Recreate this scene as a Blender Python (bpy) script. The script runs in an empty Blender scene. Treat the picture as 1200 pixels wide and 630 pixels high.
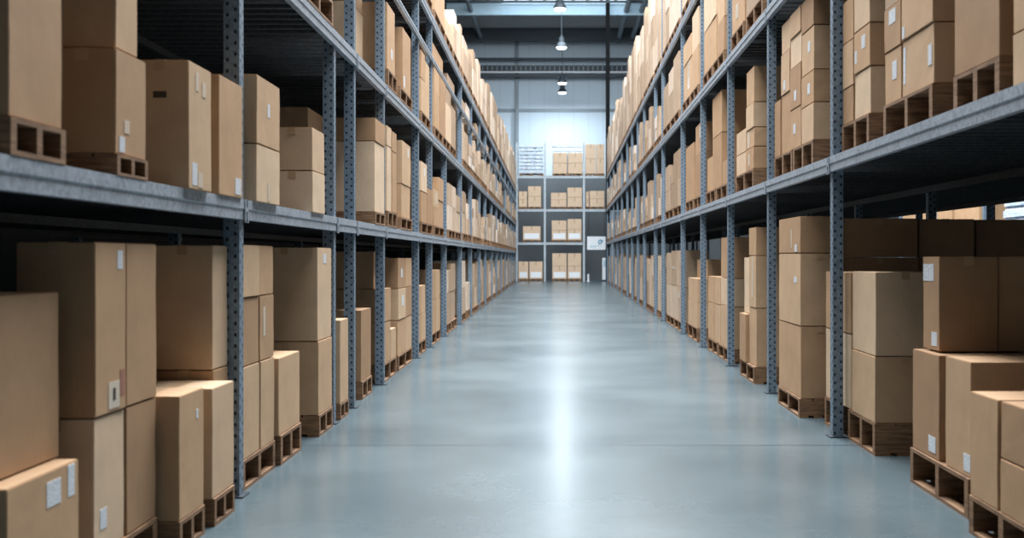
import bpy, bmesh, math, random
from mathutils import Vector, Matrix
random.seed(7)
SC = bpy.context.scene
COL = SC.collection

# ------------------------------------------------------------------ camera
F = 1248.0                      # focal length in pixels of a 1200 px wide frame
CAMZ = 1.5
cam_d = bpy.data.cameras.new('camera')
cam = bpy.data.objects.new('camera', cam_d); COL.objects.link(cam)
cam.location = (0, 0, CAMZ); cam.rotation_euler = (math.pi/2, 0, 0)
cam_d.sensor_width = 36.0; cam_d.lens = 36.0*F/1200.0
cam_d.shift_x = -55/1200.0; cam_d.shift_y = -14/1200.0
cam_d.clip_start = .05; cam_d.clip_end = 300
cam_d.dof.use_dof = True; cam_d.dof.focus_distance = 12.0; cam_d.dof.aperture_fstop = 2.2
SC.camera = cam

# ------------------------------------------------------------------ exposure, world, large lights
vs = SC.view_settings
vs.view_transform = 'Standard'; vs.look = 'None'; vs.exposure = 0.2; vs.gamma = 1.0; vs.use_curve_mapping = False
W = bpy.data.worlds.new('world'); SC.world = W; W.use_nodes = True
W.node_tree.nodes['Background'].inputs[0].default_value = (.55, .72, .9, 1)
W.node_tree.nodes['Background'].inputs[1].default_value = 0.03

def area(name, loc, rot, sx, sy, power, color):
    l = bpy.data.lights.new(name, 'AREA'); l.shape = 'RECTANGLE'; l.size = sx; l.size_y = sy
    l.energy = power; l.color = color
    o = bpy.data.objects.new(name, l); COL.objects.link(o); o.location = loc; o.rotation_euler = rot
    return o
K = 1.0
# daylight through the roof lights over the aisle, over the side aisle, plus added fill overhead and behind the camera
area('overhead_fill_near', (0.2, 12.6, 15.2), (0, 0, 0), 7, 16, 8800*K, (.96, .98, 1))  # added overhead light for the near bays; the roof above it is closed
area('rooflight_aisle_mid', (0.2, 31, 15.2), (0, 0, 0), 7, 22, 5600*K, (.96, .98, 1))
area('rooflight_wall_wash', (0.2, 52, 15.2), (math.radians(28), 0, 0), 7, 14, 3200*K, (.88, .95, 1))  # roof-light daylight, with a tilt added to wash the end wall
area('rooflight_side_aisle', (8.6, 25, 12), (0, 0, 0), 1.4, 14, 300*K, (.75, .88, 1))
area('rear_fill_light', (0.1, -5.5, 3.2), (math.radians(90), 0, 0), 4.5, 4.5, 9*K, (1, .98, .96))  # added fill for the carton sides facing the camera, no real source

# ------------------------------------------------------------------ materials
def nt(name):
    m = bpy.data.materials.new(name); m.use_nodes = True
    return m, m.node_tree.nodes, m.node_tree.links, m.node_tree.nodes['Principled BSDF']
def srgb(r, g, b):
    f = lambda c: (c/255/12.92) if c/255 <= .04045 else ((c/255+.055)/1.055)**2.4
    return (f(r), f(g), f(b), 1)
def plain(name, col, rough=.6, metal=0.0, noise=0.0, scale=3.0, bump=0.0):
    m, n, l, p = nt(name)
    p.inputs['Roughness'].default_value = rough; p.inputs['Metallic'].default_value = metal
    p.inputs['Base Color'].default_value = col
    if noise or bump:
        tc = n.new('ShaderNodeTexCoord'); no = n.new('ShaderNodeTexNoise')
        no.inputs['Scale'].default_value = scale; no.inputs['Detail'].default_value = 6
        l.new(tc.outputs['Object'], no.inputs['Vector'])
        if noise:
            mr = n.new('ShaderNodeMapRange'); mr.inputs[3].default_value = 1-noise; mr.inputs[4].default_value = 1+noise
            l.new(no.outputs['Fac'], mr.inputs[0])
            hs = n.new('ShaderNodeHueSaturation'); hs.inputs['Color'].default_value = col
            l.new(mr.outputs[0], hs.inputs['Value']); l.new(hs.outputs[0], p.inputs['Base Color'])
        if bump:
            b = n.new('ShaderNodeBump'); b.inputs['Strength'].default_value = bump; b.inputs['Distance'].default_value = .01
            l.new(no.outputs['Fac'], b.inputs['Height']); l.new(b.outputs[0], p.inputs['Normal'])
    return m

def cardboard(name, island, pale=False):
    m, n, l, p = nt(name)
    p.inputs['Roughness'].default_value = .72
    p.inputs['Specular IOR Level'].default_value = .3
    tc = n.new('ShaderNodeTexCoord')
    if island:
        src = n.new('ShaderNodeNewGeometry').outputs['Random Per Island']
    else:
        src = n.new('ShaderNodeObjectInfo').outputs['Random']
    ramp = n.new('ShaderNodeValToRGB')
    e = ramp.color_ramp.elements
    e[0].position = 0; e[0].color = srgb(160, 127, 96)
    e[1].position = 1; e[1].color = srgb(212, 187, 159)
    if island: k = e.new(.9); k.color = srgb(226, 212, 198)
    k = e.new(.45); k.color = srgb(184, 150, 116)
    k = e.new(.8); k.color = srgb(192, 162, 130)
    if pale:  # desaturated ramp for far cartons, haze imitated in the colour
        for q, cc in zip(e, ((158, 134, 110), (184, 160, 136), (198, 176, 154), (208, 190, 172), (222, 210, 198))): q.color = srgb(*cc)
    l.new(src, ramp.inputs[0])
    no = n.new('ShaderNodeTexNoise'); no.inputs['Scale'].default_value = 3.5; no.inputs['Detail'].default_value = 7
    no.inputs['Roughness'].default_value = .65
    l.new(tc.outputs['Object'], no.inputs['Vector'])
    mr = n.new('ShaderNodeMapRange'); mr.inputs[1].default_value = .25; mr.inputs[2].default_value = .75
    mr.inputs[3].default_value = .86; mr.inputs[4].default_value = 1.1
    l.new(no.outputs['Fac'], mr.inputs[0])
    # fine fibre streaks along the flutes
    mp = n.new('ShaderNodeMapping'); mp.inputs['Scale'].default_value = (160, 160, 6)
    no2 = n.new('ShaderNodeTexNoise'); no2.inputs['Scale'].default_value = 1; no2.inputs['Detail'].default_value = 2
    l.new(tc.outputs['Object'], mp.inputs[0]); l.new(mp.outputs[0], no2.inputs['Vector'])
    mr2 = n.new('ShaderNodeMapRange'); mr2.inputs[3].default_value = .93; mr2.inputs[4].default_value = 1.07
    l.new(no2.outputs['Fac'], mr2.inputs[0])
    mu = n.new('ShaderNodeMath'); mu.operation = 'MULTIPLY'
    l.new(mr.outputs[0], mu.inputs[0]); l.new(mr2.outputs[0], mu.inputs[1])
    hs = n.new('ShaderNodeHueSaturation'); l.new(ramp.outputs[0], hs.inputs['Color']); l.new(mu.outputs[0], hs.inputs['Value'])
    l.new(hs.outputs[0], p.inputs['Base Color'])
    b = n.new('ShaderNodeBump'); b.inputs['Strength'].default_value = .25; b.inputs['Distance'].default_value = .01
    l.new(no.outputs['Fac'], b.inputs['Height']); l.new(b.outputs[0], p.inputs['Normal'])
    return m
M_CARD = cardboard('cardboard', False)
M_CARDS = cardboard('cardboard_far', True, True)  # bulk of the far cartons, on the haze-paled ramp
M_CARD_HAZED = cardboard('hazed_cardboard', False, True)  # paler copy for far single cartons, distance haze put into the colour
M_CARD_PALE = plain('pale_cardboard', srgb(214, 186, 158), .7, noise=.07, scale=3)  # end-rack cartons, far light and haze put into the colour
M_TAPE = plain('packing_tape', srgb(176, 145, 112), .4)
M_SEAM = plain('carton_flap', srgb(200, 160, 120), .75, noise=.06, scale=6)

def wood():
    m, n, l, p = nt('pallet_wood'); p.inputs['Roughness'].default_value = .8
    tc = n.new('ShaderNodeTexCoord'); mp = n.new('ShaderNodeMapping'); mp.inputs['Scale'].default_value = (3, 3, 30)
    no = n.new('ShaderNodeTexNoise'); no.inputs['Scale'].default_value = 2; no.inputs['Detail'].default_value = 5
    l.new(tc.outputs['Object'], mp.inputs[0]); l.new(mp.outputs[0], no.inputs['Vector'])
    r = n.new('ShaderNodeValToRGB'); r.color_ramp.elements[0].color = srgb(78, 54, 37); r.color_ramp.elements[1].color = srgb(156, 121, 88)
    r.color_ramp.elements[0].position = .25; r.color_ramp.elements[1].position = .75
    l.new(no.outputs['Fac'], r.inputs[0])
    l.new(r.outputs[0], p.inputs['Base Color'])
    return m
M_WOOD = wood()

def galv(name, col, holes):
    m, n, l, p = nt(name)
    p.inputs['Metallic'].default_value = .3; p.inputs['Roughness'].default_value = .58
    tc = n.new('ShaderNodeTexCoord')
    vo = n.new('ShaderNodeTexVoronoi'); vo.inputs['Scale'].default_value = 45
    l.new(tc.outputs['Object'], vo.inputs['Vector'])
    no = n.new('ShaderNodeTexNoise'); no.inputs['Scale'].default_value = 5; no.inputs['Detail'].default_value = 6
    l.new(tc.outputs['Object'], no.inputs['Vector'])
    ad = n.new('ShaderNodeMath'); ad.operation = 'ADD'
    sp = n.new('ShaderNodeSeparateColor'); l.new(vo.outputs['Color'], sp.inputs[0])
    l.new(sp.outputs[0], ad.inputs[0]); l.new(no.outputs['Fac'], ad.inputs[1])
    mr = n.new('ShaderNodeMapRange'); mr.inputs[1].default_value = .3; mr.inputs[2].default_value = 1.6
    mr.inputs[3].default_value = .72; mr.inputs[4].default_value = 1.25
    l.new(ad.outputs[0], mr.inputs[0])
    hs = n.new('ShaderNodeHueSaturation'); hs.inputs['Color'].default_value = col
    l.new(mr.outputs[0], hs.inputs['Value'])
    out = hs.outputs[0]
    if holes:
        uv = n.new('ShaderNodeUVMap'); uv.uv_map = 'UVMap'
        sx = n.new('ShaderNodeSeparateXYZ'); l.new(uv.outputs[0], sx.inputs[0])
        def M(op, a, b=None, c=None):
            k = n.new('ShaderNodeMath'); k.operation = op
            for i, v in enumerate((a, b, c)):
                if v is None: continue
                if isinstance(v, (int, float)): k.inputs[i].default_value = v
                else: l.new(v, k.inputs[i])
            return k.outputs[0]
        u = sx.outputs[0]; v = sx.outputs[1]
        cell = M('FLOOR', M('DIVIDE', u, .05))
        uu = M('SUBTRACT', M('MODULO', u, .05), .025)
        vv = M('SUBTRACT', M('FLOORED_MODULO', M('ADD', v, M('MULTIPLY', cell, .035)), .07), .035)
        d = M('SQRT', M('ADD', M('MULTIPLY', uu, uu), M('MULTIPLY', M('MULTIPLY', vv, vv), .55)))
        h = M('LESS_THAN', d, .0095)
        mx = n.new('ShaderNodeMix'); mx.data_type = 'RGBA'
        l.new(h, mx.inputs['Factor']); l.new(out, mx.inputs[6]); mx.inputs[7].default_value = (.02, .026, .034, 1)
        out = mx.outputs[2]
    l.new(out, p.inputs['Base Color'])
    return m
M_POST = galv('galvanised_perforated_steel', srgb(116, 134, 150), True)
M_BEAM = galv('galvanised_beam_steel', srgb(150, 160, 171), False)
M_DECK = galv('steel_decking', srgb(78, 82, 86), False)
M_DARKST = plain('dark_painted_steel', srgb(42, 52, 60), .5, .2)
M_BLACKST = plain('black_painted_steel', srgb(4, 6, 8), 1.0)
M_BLUEST = plain('pale_blue_painted_steel', srgb(178, 204, 218), .5, .1, noise=.08)
M_GREYST = plain('grey_painted_steel', srgb(120, 132, 140), .5, .2, noise=.05)
M_ROOF = plain('dark_roof_sheet', srgb(165, 172, 176), .7, .1, noise=.1, scale=1)
M_SIDE = plain('dark_side_wall', srgb(34, 38, 42), .8, noise=.1, scale=.7)
M_LIGHTST = galv('light_galvanised_steel', srgb(176, 186, 194), False)
M_WHITE = plain('white_plastic', srgb(232, 236, 240), .5)
M_LABEL = None
def label_mat():
    m, n, l, p = nt('printed_label'); p.inputs['Roughness'].default_value = .45
    tc = n.new('ShaderNodeTexCoord'); sx = n.new('ShaderNodeSeparateXYZ'); l.new(tc.outputs['UV'], sx.inputs[0])
    no = n.new('ShaderNodeTexNoise'); no.inputs['Scale'].default_value = 9; no.inputs['Detail'].default_value = 3
    mp = n.new('ShaderNodeMapping'); mp.inputs['Scale'].default_value = (1, 2.2, 1)
    l.new(tc.outputs['UV'], mp.inputs[0]); l.new(mp.outputs[0], no.inputs['Vector'])
    r = n.new('ShaderNodeValToRGB'); r.color_ramp.interpolation = 'LINEAR'
    r.color_ramp.elements[0].position = .42; r.color_ramp.elements[0].color = srgb(150, 160, 172)
    r.color_ramp.elements[1].position = .5; r.color_ramp.elements[1].color = srgb(222, 226, 230)
    l.new(no.outputs['Fac'], r.inputs[0]); l.new(r.outputs[0], p.inputs['Base Color'])
    return m
M_LABEL = label_mat()
M_PRINT = plain('black_carton_print', srgb(60, 48, 40), .7)
M_RED = plain('red_carton_print', srgb(150, 100, 84), .7)
def emis(name, col, st):
    m, n, l, p = nt(name)
    p.inputs['Base Color'].default_value = (0.8, .8, .8, 1)
    p.inputs['Emission Color'].default_value = col; p.inputs['Emission Strength'].default_value = st
    return m
M_LAMP = emis('lamp_lens', (.92, .97, 1, 1), 4)
M_SKY = emis('skylight_glazing', (.7, .86, 1, 1), 1.6)
def wrap_mat():
    m, n, l, p = nt('white_stretch_film'); p.inputs['Roughness'].default_value = .3
    tc = n.new('ShaderNodeTexCoord'); no = n.new('ShaderNodeTexNoise'); no.inputs['Scale'].default_value = 5; no.inputs['Detail'].default_value = 5
    mp = n.new('ShaderNodeMapping'); mp.inputs['Scale'].default_value = (1, 1, 3)
    l.new(tc.outputs['Object'], mp.inputs[0]); l.new(mp.outputs[0], no.inputs['Vector'])
    r = n.new('ShaderNodeValToRGB'); r.color_ramp.elements[0].position = .3; r.color_ramp.elements[1].position = .65
    r.color_ramp.elements[0].color = srgb(150, 176, 200); r.color_ramp.elements[1].color = srgb(225, 234, 242)
    l.new(no.outputs['Fac'], r.inputs[0]); l.new(r.outputs[0], p.inputs['Base Color'])
    b = n.new('ShaderNodeBump'); b.inputs['Strength'].default_value = .5; b.inputs['Distance'].default_value = .03
    l.new(no.outputs['Fac'], b.inputs['Height']); l.new(b.outputs[0], p.inputs['Normal'])
    return m
M_WRAP = wrap_mat()
M_FILM = plain('clear_tape_film', srgb(202, 188, 170), .3)

def floor_mat():
    m, n, l, p = nt('polished_concrete')
    tc = n.new('ShaderNodeTexCoord')
    def noise(scale, detail, vec=None, rough=.6):
        k = n.new('ShaderNodeTexNoise'); k.inputs['Scale'].default_value = scale; k.inputs['Detail'].default_value = detail
        k.inputs['Roughness'].default_value = rough
        l.new(vec if vec else tc.outputs['Object'], k.inputs['Vector']); return k.outputs['Fac']
    big = noise(.5, 2.5)
    fine = noise(9, 8, rough=.7)
    ad = n.new('ShaderNodeMath'); ad.operation = 'MULTIPLY_ADD'
    l.new(fine, ad.inputs[0]); ad.inputs[1].default_value = .3; l.new(big, ad.inputs[2])
    r = n.new('ShaderNodeValToRGB')
    r.color_ramp.elements[0].position = .3; r.color_ramp.elements[0].color = srgb(58, 71, 77)
    r.color_ramp.elements[1].position = 1.0; r.color_ramp.elements[1].color = srgb(94, 107, 112)
    l.new(ad.outputs[0], r.inputs[0])
    # saw-cut joints across the aisle, every 12.8 m and one long one
    sx = n.new('ShaderNodeSeparateXYZ'); l.new(tc.outputs['Object'], sx.inputs[0])
    a = n.new('ShaderNodeMath'); a.operation = 'SUBTRACT'; l.new(sx.outputs[1], a.inputs[0]); a.inputs[1].default_value = 8.49
    b = n.new('ShaderNodeMath'); b.operation = 'PINGPONG'; l.new(a.outputs[0], b.inputs[0]); b.inputs[1].default_value = 5.2
    c = n.new('ShaderNodeMath'); c.operation = 'LESS_THAN'; l.new(b.outputs[0], c.inputs[0]); c.inputs[1].default_value = .028
    mx = n.new('ShaderNodeMix'); mx.data_type = 'RGBA'; l.new(c.outputs[0], mx.inputs['Factor'])
    l.new(r.outputs[0], mx.inputs[6]); mx.inputs[7].default_value = srgb(66, 76, 84)
    l.new(mx.outputs[2], p.inputs['Base Color'])
    mr = n.new('ShaderNodeMapRange'); mr.inputs[1].default_value = .3; mr.inputs[2].default_value = .75
    mr.inputs[3].default_value = .235; mr.inputs[4].default_value = .265
    l.new(big, mr.inputs[0]); l.new(mr.outputs[0], p.inputs['Roughness'])
    p.inputs['Specular IOR Level'].default_value = .3
    
    
    return m
M_FLOOR = floor_mat()

def wall_mat():
    m, n, l, p = nt('pale_wall_panels'); p.inputs['Roughness'].default_value = .55
    tc = n.new('ShaderNodeTexCoord'); sx = n.new('ShaderNodeSeparateXYZ'); l.new(tc.outputs['Object'], sx.inputs[0])
    md = n.new('ShaderNodeMath'); md.operation = 'PINGPONG'; l.new(sx.outputs[0], md.inputs[0]); md.inputs[1].default_value = .5
    lt = n.new('ShaderNodeMath'); lt.operation = 'LESS_THAN'; l.new(md.outputs[0], lt.inputs[0]); lt.inputs[1].default_value = .03
    mx = n.new('ShaderNodeMix'); mx.data_type = 'RGBA'; l.new(lt.outputs[0], mx.inputs['Factor'])
    mx.inputs[6].default_value = srgb(198, 214, 226); mx.inputs[7].default_value = srgb(186, 203, 216)
    l.new(mx.outputs[2], p.inputs['Base Color'])
    return m
M_WALL = wall_mat()
M_LOWER_WALL = plain('dark_grey_lower_wall', srgb(104, 110, 114), .6, noise=.05)

# ------------------------------------------------------------------ mesh helpers
def box(bm, x0, x1, y0, y1, z0, z1):
    v = [bm.verts.new(p) for p in ((x0,y0,z0),(x1,y0,z0),(x1,y1,z0),(x0,y1,z0),(x0,y0,z1),(x1,y0,z1),(x1,y1,z1),(x0,y1,z1))]
    fs = []
    for f in ((0,3,2,1),(4,5,6,7),(0,1,5,4),(1,2,6,5),(2,3,7,6),(3,0,4,7)):
        fs.append(bm.faces.new([v[i] for i in f]))
    return fs
def cyl(bm, x, y, z0, z1, r0, r1=None, seg=20):
    r1 = r0 if r1 is None else r1
    a = [bm.verts.new((x+r0*math.cos(t*2*math.pi/seg), y+r0*math.sin(t*2*math.pi/seg), z0)) for t in range(seg)]
    b = [bm.verts.new((x+r1*math.cos(t*2*math.pi/seg), y+r1*math.sin(t*2*math.pi/seg), z1)) for t in range(seg)]
    for i in range(seg):
        j = (i+1) % seg; bm.faces.new((a[i], a[j], b[j], b[i]))
    bm.faces.new(a[::-1]); bm.faces.new(b)
def bar(bm, p, q, w):
    p = Vector(p); q = Vector(q); d = (q-p); L = d.length; d.normalize()
    u = d.orthogonal().normalized(); v = d.cross(u)
    r = []
    for e in (p, q):
        r.append([bm.verts.new(e + u*w*a/2 + v*w*b/2) for a, b in ((-1,-1),(1,-1),(1,1),(-1,1))])
    for i in range(4):
        j = (i+1) % 4; bm.faces.new((r[0][i], r[0][j], r[1][j], r[1][i]))
    bm.faces.new(r[0][::-1]); bm.faces.new(r[1])
def extr(bm, prof, y0, y1):
    """closed x,z profile extruded along y"""
    a = [bm.verts.new((x, y0, z)) for x, z in prof]; b = [bm.verts.new((x, y1, z)) for x, z in prof]
    n = len(prof)
    for i in range(n):
        j = (i+1) % n; bm.faces.new((a[i], b[i], b[j], a[j]))
    bm.faces.new(a); bm.faces.new(b[::-1])
def mesh(name, bm, mat):
    bmesh.ops.recalc_face_normals(bm, faces=bm.faces[:])
    me = bpy.data.meshes.new(name); bm.to_mesh(me); bm.free()
    me.materials.append(mat)
    return me
def obj(name, bm, mat, parent=None):
    me = bm if isinstance(bm, bpy.types.Mesh) else mesh(name, bm, mat)
    o = bpy.data.objects.new(name, me); COL.objects.link(o)
    if parent is not None: o.parent = parent
    return o
def tag(o, label=None, cat=None, group=None, kind=None):
    if label: o['label'] = label
    if cat: o['category'] = cat
    if group: o['group'] = group
    if kind: o['kind'] = kind
    return o
def empty(name, loc=(0,0,0), rz=0):
    o = bpy.data.objects.new(name, None); COL.objects.link(o); o.location = loc; o.rotation_euler = (0,0,rz)
    o.empty_display_size = .2
    return o
def NB(): return bmesh.new()
def one(x0, x1, y0, y1, z0, z1):
    bm = NB(); box(bm, x0, x1, y0, y1, z0, z1); return bm

# ------------------------------------------------------------------ building shell
def struct(name, bm, m):
    return tag(obj(name, bm, m), kind='structure')
BX, BY0, BY1, RZ = 13.0, -8.0, 72.0, 16.6
struct('floor', one(-BX-.2, BX+.2, BY0-2, BY1+.2, -.2, 0), M_FLOOR)
struct('wall_left', one(-6.8, -6.6, BY0, BY1, 0, RZ), M_SIDE)
struct('wall_right', one(BX, BX+.2, BY0, BY1, 0, RZ), M_SIDE)
bm = NB(); box(bm, -BX, BX, BY1, BY1+.2, 7.0, RZ); 
struct('wall_back', bm, M_WALL)
struct('trim_1', one(-BX, BX, BY1-.03, BY1+.2, 0, 6.995), M_LOWER_WALL)            # dark grey lower part of the end wall
struct('trim_2', one(-BX, BX, BY1-.09, BY1-.002, 11.3, 11.5), M_GREYST)      # joint rail across the end wall
bm = NB(); box(bm, -BX, -2.6, BY0-.2, BY0, 0, RZ); box(bm, 2.8, BX, BY0-.2, BY0, 0, RZ); box(bm, -2.6, 2.8, BY0-.2, BY0, 6, RZ)
struct('wall_front', bm, M_SIDE)
# roof with a run of roof lights over the aisle
bm = NB()
box(bm, -BX, -3.4, BY0, BY1, RZ, RZ+.15); box(bm, 4.0, BX, BY0, BY1, RZ, RZ+.15)
box(bm, -3.4, 4.0, 63.6, BY1, RZ, RZ+.15); box(bm, -3.4, 4.0, BY0, 20, RZ, RZ+.15)
for y in range(-8, 62, 2):                      # ribs of the sheeting
    box(bm, -BX, -3.4, y, y+.1, RZ-.08, RZ)
for k in range(40):
    y = 63.8+.2*k; box(bm, -BX, BX, y, y+.06, RZ-.05, RZ) if y < 71.8 else None
struct('ceiling', bm, M_ROOF)
bm = NB()
box(bm, -3.4, 4.0, 20, 63.6, RZ+.02, RZ+.06)
tag(obj('window_1', bm, M_SKY), kind='structure')

def tie(name, label, bm, m, cat='beam', group=None):
    return tag(obj(name, bm, m), label, cat, group)
# roof steel at the far end
bm = NB(); box(bm, -BX, BX, 62.4, 62.65, 15.68, 15.75); box(bm, -BX, BX, 62.5, 62.55, 15.75, 16.3); box(bm, -BX, BX, 62.4, 62.65, 16.3, 16.36)
tie('roof_beam', 'pale blue steel roof beam crossing behind the topmost lamp', bm, M_BLUEST)
bm = NB(); box(bm, -BX, BX, 69.8, 70.1, 15.66, 15.74); box(bm, -BX, BX, 69.92, 69.98, 15.7, 16.45); box(bm, -BX, BX, 69.8, 70.1, 16.42, 16.5)
tie('roof_girder', 'dark steel girder crossing under the roof at the end wall', bm, M_DARKST)
t = empty('roof_truss', (0, 60, 15.9)); tag(t, 'thin dark lattice truss under the roof lights at the top edge', 'truss')
obj('bottom_chord', one(-BX, BX, -.08, .08, -.08, .04), M_DARKST, t)
obj('top_chord', one(-BX, BX, -.06, .06, .5, .58), M_DARKST, t)
bm = NB()
for k in range(-16, 16):
    bar(bm, (k*.8, 0, .04), (k*.8+.4, 0, .5), .05); bar(bm, (k*.8+.4, 0, .5), (k*.8+.8, 0, .04), .05)
obj('lattice', bm, M_DARKST, t)
for i, y in enumerate((52, 44)):
    c = t.copy(); COL.objects.link(c); c.location = (0, y, 15.9)
    for ch in list(t.children):
        d = ch.copy(); COL.objects.link(d); d.parent = c
    c['label'] = ['dark lattice roof truss nearer than the lowest visible truss, above the frame', 'nearest dark lattice truss crossing beneath the roof lights'][i]
# service girder (cable tray on a truss) across the end wall
t = empty('service_gantry', (0, 71.2, 13.5)); tag(t, 'grey pipe and cable gantry crossing the upper end wall', 'gantry')
obj('lower_rail', one(-BX, BX, -.15, .15, 0, .2), M_DARKST, t)
bm = NB(); box(bm, -BX, BX, -.2, -.12, .27, .38); obj('pipe', bm, M_WHITE, t)
obj('cable_tray', one(-BX, BX, -.1, .15, .42, .8), M_DARKST, t)
bm = NB()
for k in range(-40, 40): box(bm, k*.32, k*.32+.06, -.14, -.11, .42, .85)
obj('tray_rung', bm, M_GREYST, t)
obj('upper_rail', one(-BX, BX, -.1, .1, 1.15, 1.3), M_DARKST, t)
for x, r, lab in ((3.95, .16, 'grey roof duct nearer the aisle, running towards the end wall'), (4.85, .16, 'grey roof duct further right, running above the right rack'), (-5.15, .13, 'grey roof duct running above the left rack')):
    bm = NB(); bmesh.ops.create_cone(bm, segments=16, radius1=r, radius2=r, depth=22, cap_ends=True, matrix=Matrix.Translation((x, 60.5, 15.95)) @ Matrix.Rotation(math.pi/2, 4, 'X'))
    tie('roof_duct', lab, bm, M_GREYST, 'duct', 'ducts under the roof')
# columns
bm = NB(); box(bm, 2.72, 2.95, 61.7, 61.73, 0, RZ); box(bm, 2.72, 2.95, 61.95, 61.98, 0, RZ); box(bm, 2.81, 2.86, 61.73, 61.95, 0, RZ)
tie('building_column', 'tall black steel column at the far end of the right rack', bm, M_BLACKST, 'column')
bm = NB(); box(bm, -2.92, -2.72, 71.6, 71.63, 7, RZ-.3); box(bm, -2.92, -2.72, 71.86, 71.89, 7, RZ-.3); box(bm, -2.85, -2.79, 71.63, 71.86, 7, RZ-.3)
o = tie('wall_column', 'slim grey column on the end wall left of the lamps', bm, M_GREYST, 'column')

# pendant lamps
def lamp(x, y, z, label, power):
    t = empty('pendant_lamp', (x, y, z)); tag(t, label, 'lamp', 'high-bay lamps over the aisle')
    bm = NB(); cyl(bm, 0, 0, .62, RZ-z-.06, .014); obj('rod', bm, M_DARKST, t)
    bm = NB(); cyl(bm, 0, 0, .3, .55, .13, .1); cyl(bm, 0, 0, .55, .62, .05)
    for k in range(8):
        a = k*math.pi/4; bar(bm, (.15*math.cos(a), .15*math.sin(a), .3), (.12*math.cos(a), .12*math.sin(a), .55), .02)
    obj('housing', bm, M_DARKST, t)
    bm = NB()
    prof = [(.13, .3), (.2, .25), (.26, .14), (.29, .03), (.27, .03), (.24, .13), (.18, .22), (.12, .27)]
    seg = 28; rings = [[bm.verts.new((r*math.cos(2*math.pi*i/seg), r*math.sin(2*math.pi*i/seg), z_)) for i in range(seg)] for r, z_ in prof]
    for a, b in zip(rings, rings[1:]+rings[:1]):
        for i in range(seg): bm.faces.new((a[i], a[(i+1) % seg], b[(i+1) % seg], b[i]))
    obj('reflector', bm, M_DARKST, t)
    bm = NB(); cyl(bm, 0, 0, -.04, .03, .22, .265, 28); obj('lens', bm, M_LAMP, t)
    l = bpy.data.lights.new('lamp_light', 'AREA'); l.shape = 'DISK'; l.size = .5; l.energy = power; l.color = (.84, .93, 1)
    lo = bpy.data.objects.new('lamp_light', l); COL.objects.link(lo); lo.location = (x, y, z-.08)
lamp(.04, 45, 11.95, 'topmost pendant high-bay lamp, cut by the top edge of view', 15)
lamp(.13, 53.3, 11.95, 'second pendant high-bay lamp from the top, glowing below the girder', 15)
lamp(.2, 64.2, 11.95, 'third pendant high-bay lamp from the top, on a long rod', 100)
lamp(.22, 67.9, 11.95, 'lowest pendant high-bay lamp, nearest the end wall', 560)

# ------------------------------------------------------------------ the two long racks
ORD = ['first','second','third','fourth','fifth','sixth','seventh','eighth','ninth','tenth','eleventh','twelfth','thirteenth','fourteenth','fifteenth','sixteenth','seventeenth','eighteenth','nineteenth','twentieth','twenty-first','twenty-second']
class Side: pass
L = Side(); L.s = -1; L.k = .0104; L.vp = 642; L.name = 'left'; L.a = 1.948
L.posts = [3.45, 6.69, 9.62, 10.62, 12.53, 15.87, 17.7, 20.2, 23.8, 27.0, 30.4, 33.3, 37, 40.5, 44.5, 48.6, 52.6, 56.6, 60.6, 64.4]
L.short = {9.62: 3.5, 20.2: 3.5}
L.lv = [0, 1.86, 3.526, 4.81, 5.49]; L.lvn = ['floor level','first shelf','second shelf','third shelf','top shelf']; L.top = 5.48
L.postA = 1.925
R = Side(); R.s = 1; R.k = .0088; R.vp = 666; R.name = 'right'; R.a = 2.239
R.posts = [4.85, 8.9, 11.75, 14.7, 17.7, 20.8, 25.1, 27.3, 31.3, 34.2, 37.3, 40.4, 44.4, 48.3, 52.3, 56.5, 61]
R.short = {}
R.lv = [0, 2.335, 4.23, 6.04]; R.lvn = ['floor level','first shelf','second shelf','top shelf']; R.top = 6.03; R.tall = {20.8: 7.6, 25.1: 7.6}
R.postA = 2.2
DEPTH = 3.55
def wpos(S, A, Y, z=0): return (S.s*(A + S.k*Y), Y, z)
def rotz(S): return -S.s*math.atan(S.k)

_post = {}
def post_mesh(S, h):
    key = (S.s, round(h, 3))
    if key in _post: return _post[key]
    bm = NB(); uvl = bm.loops.layers.uv.new('UVMap')
    s = S.s; w = .1 if s < 0 else .086; d = .045; t = .007
    # C channel: flanges face the camera and away, web faces the aisle (x = 0 plane, rack side is +s)
    prof = [(0,-d),(w,-d),(w,-d+.02),(w-t,-d+.02),(w-t,-d+t),(t,-d+t),(t,d-t),(w-t,d-t),(w-t,d-.02),(w,d-.02),(w,d),(0,d)]
    a = [bm.verts.new((s*x, y, 0)) for x, y in prof]; b = [bm.verts.new((s*x, y, h)) for x, y in prof]
    n = len(prof)
    for i in range(n):
        j = (i+1) % n
        f = bm.faces.new((a[i], a[j], b[j], b[i]))
        Lg = math.hypot(prof[i][0]-prof[j][0], prof[i][1]-prof[j][1])
        off = (.05-Lg/2) if Lg > .05 else 0
        for lp, (u, v) in zip(f.loops, ((0,0),(Lg,0),(Lg,h),(0,h))): lp[uvl].uv = (u+off, v)
    bm.faces.new(b)
    bmesh.ops.recalc_face_normals(bm, faces=bm.faces[:])
    _post[key] = mesh('upright', bm, M_POST)
    return _post[key]
_bp = {}
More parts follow.
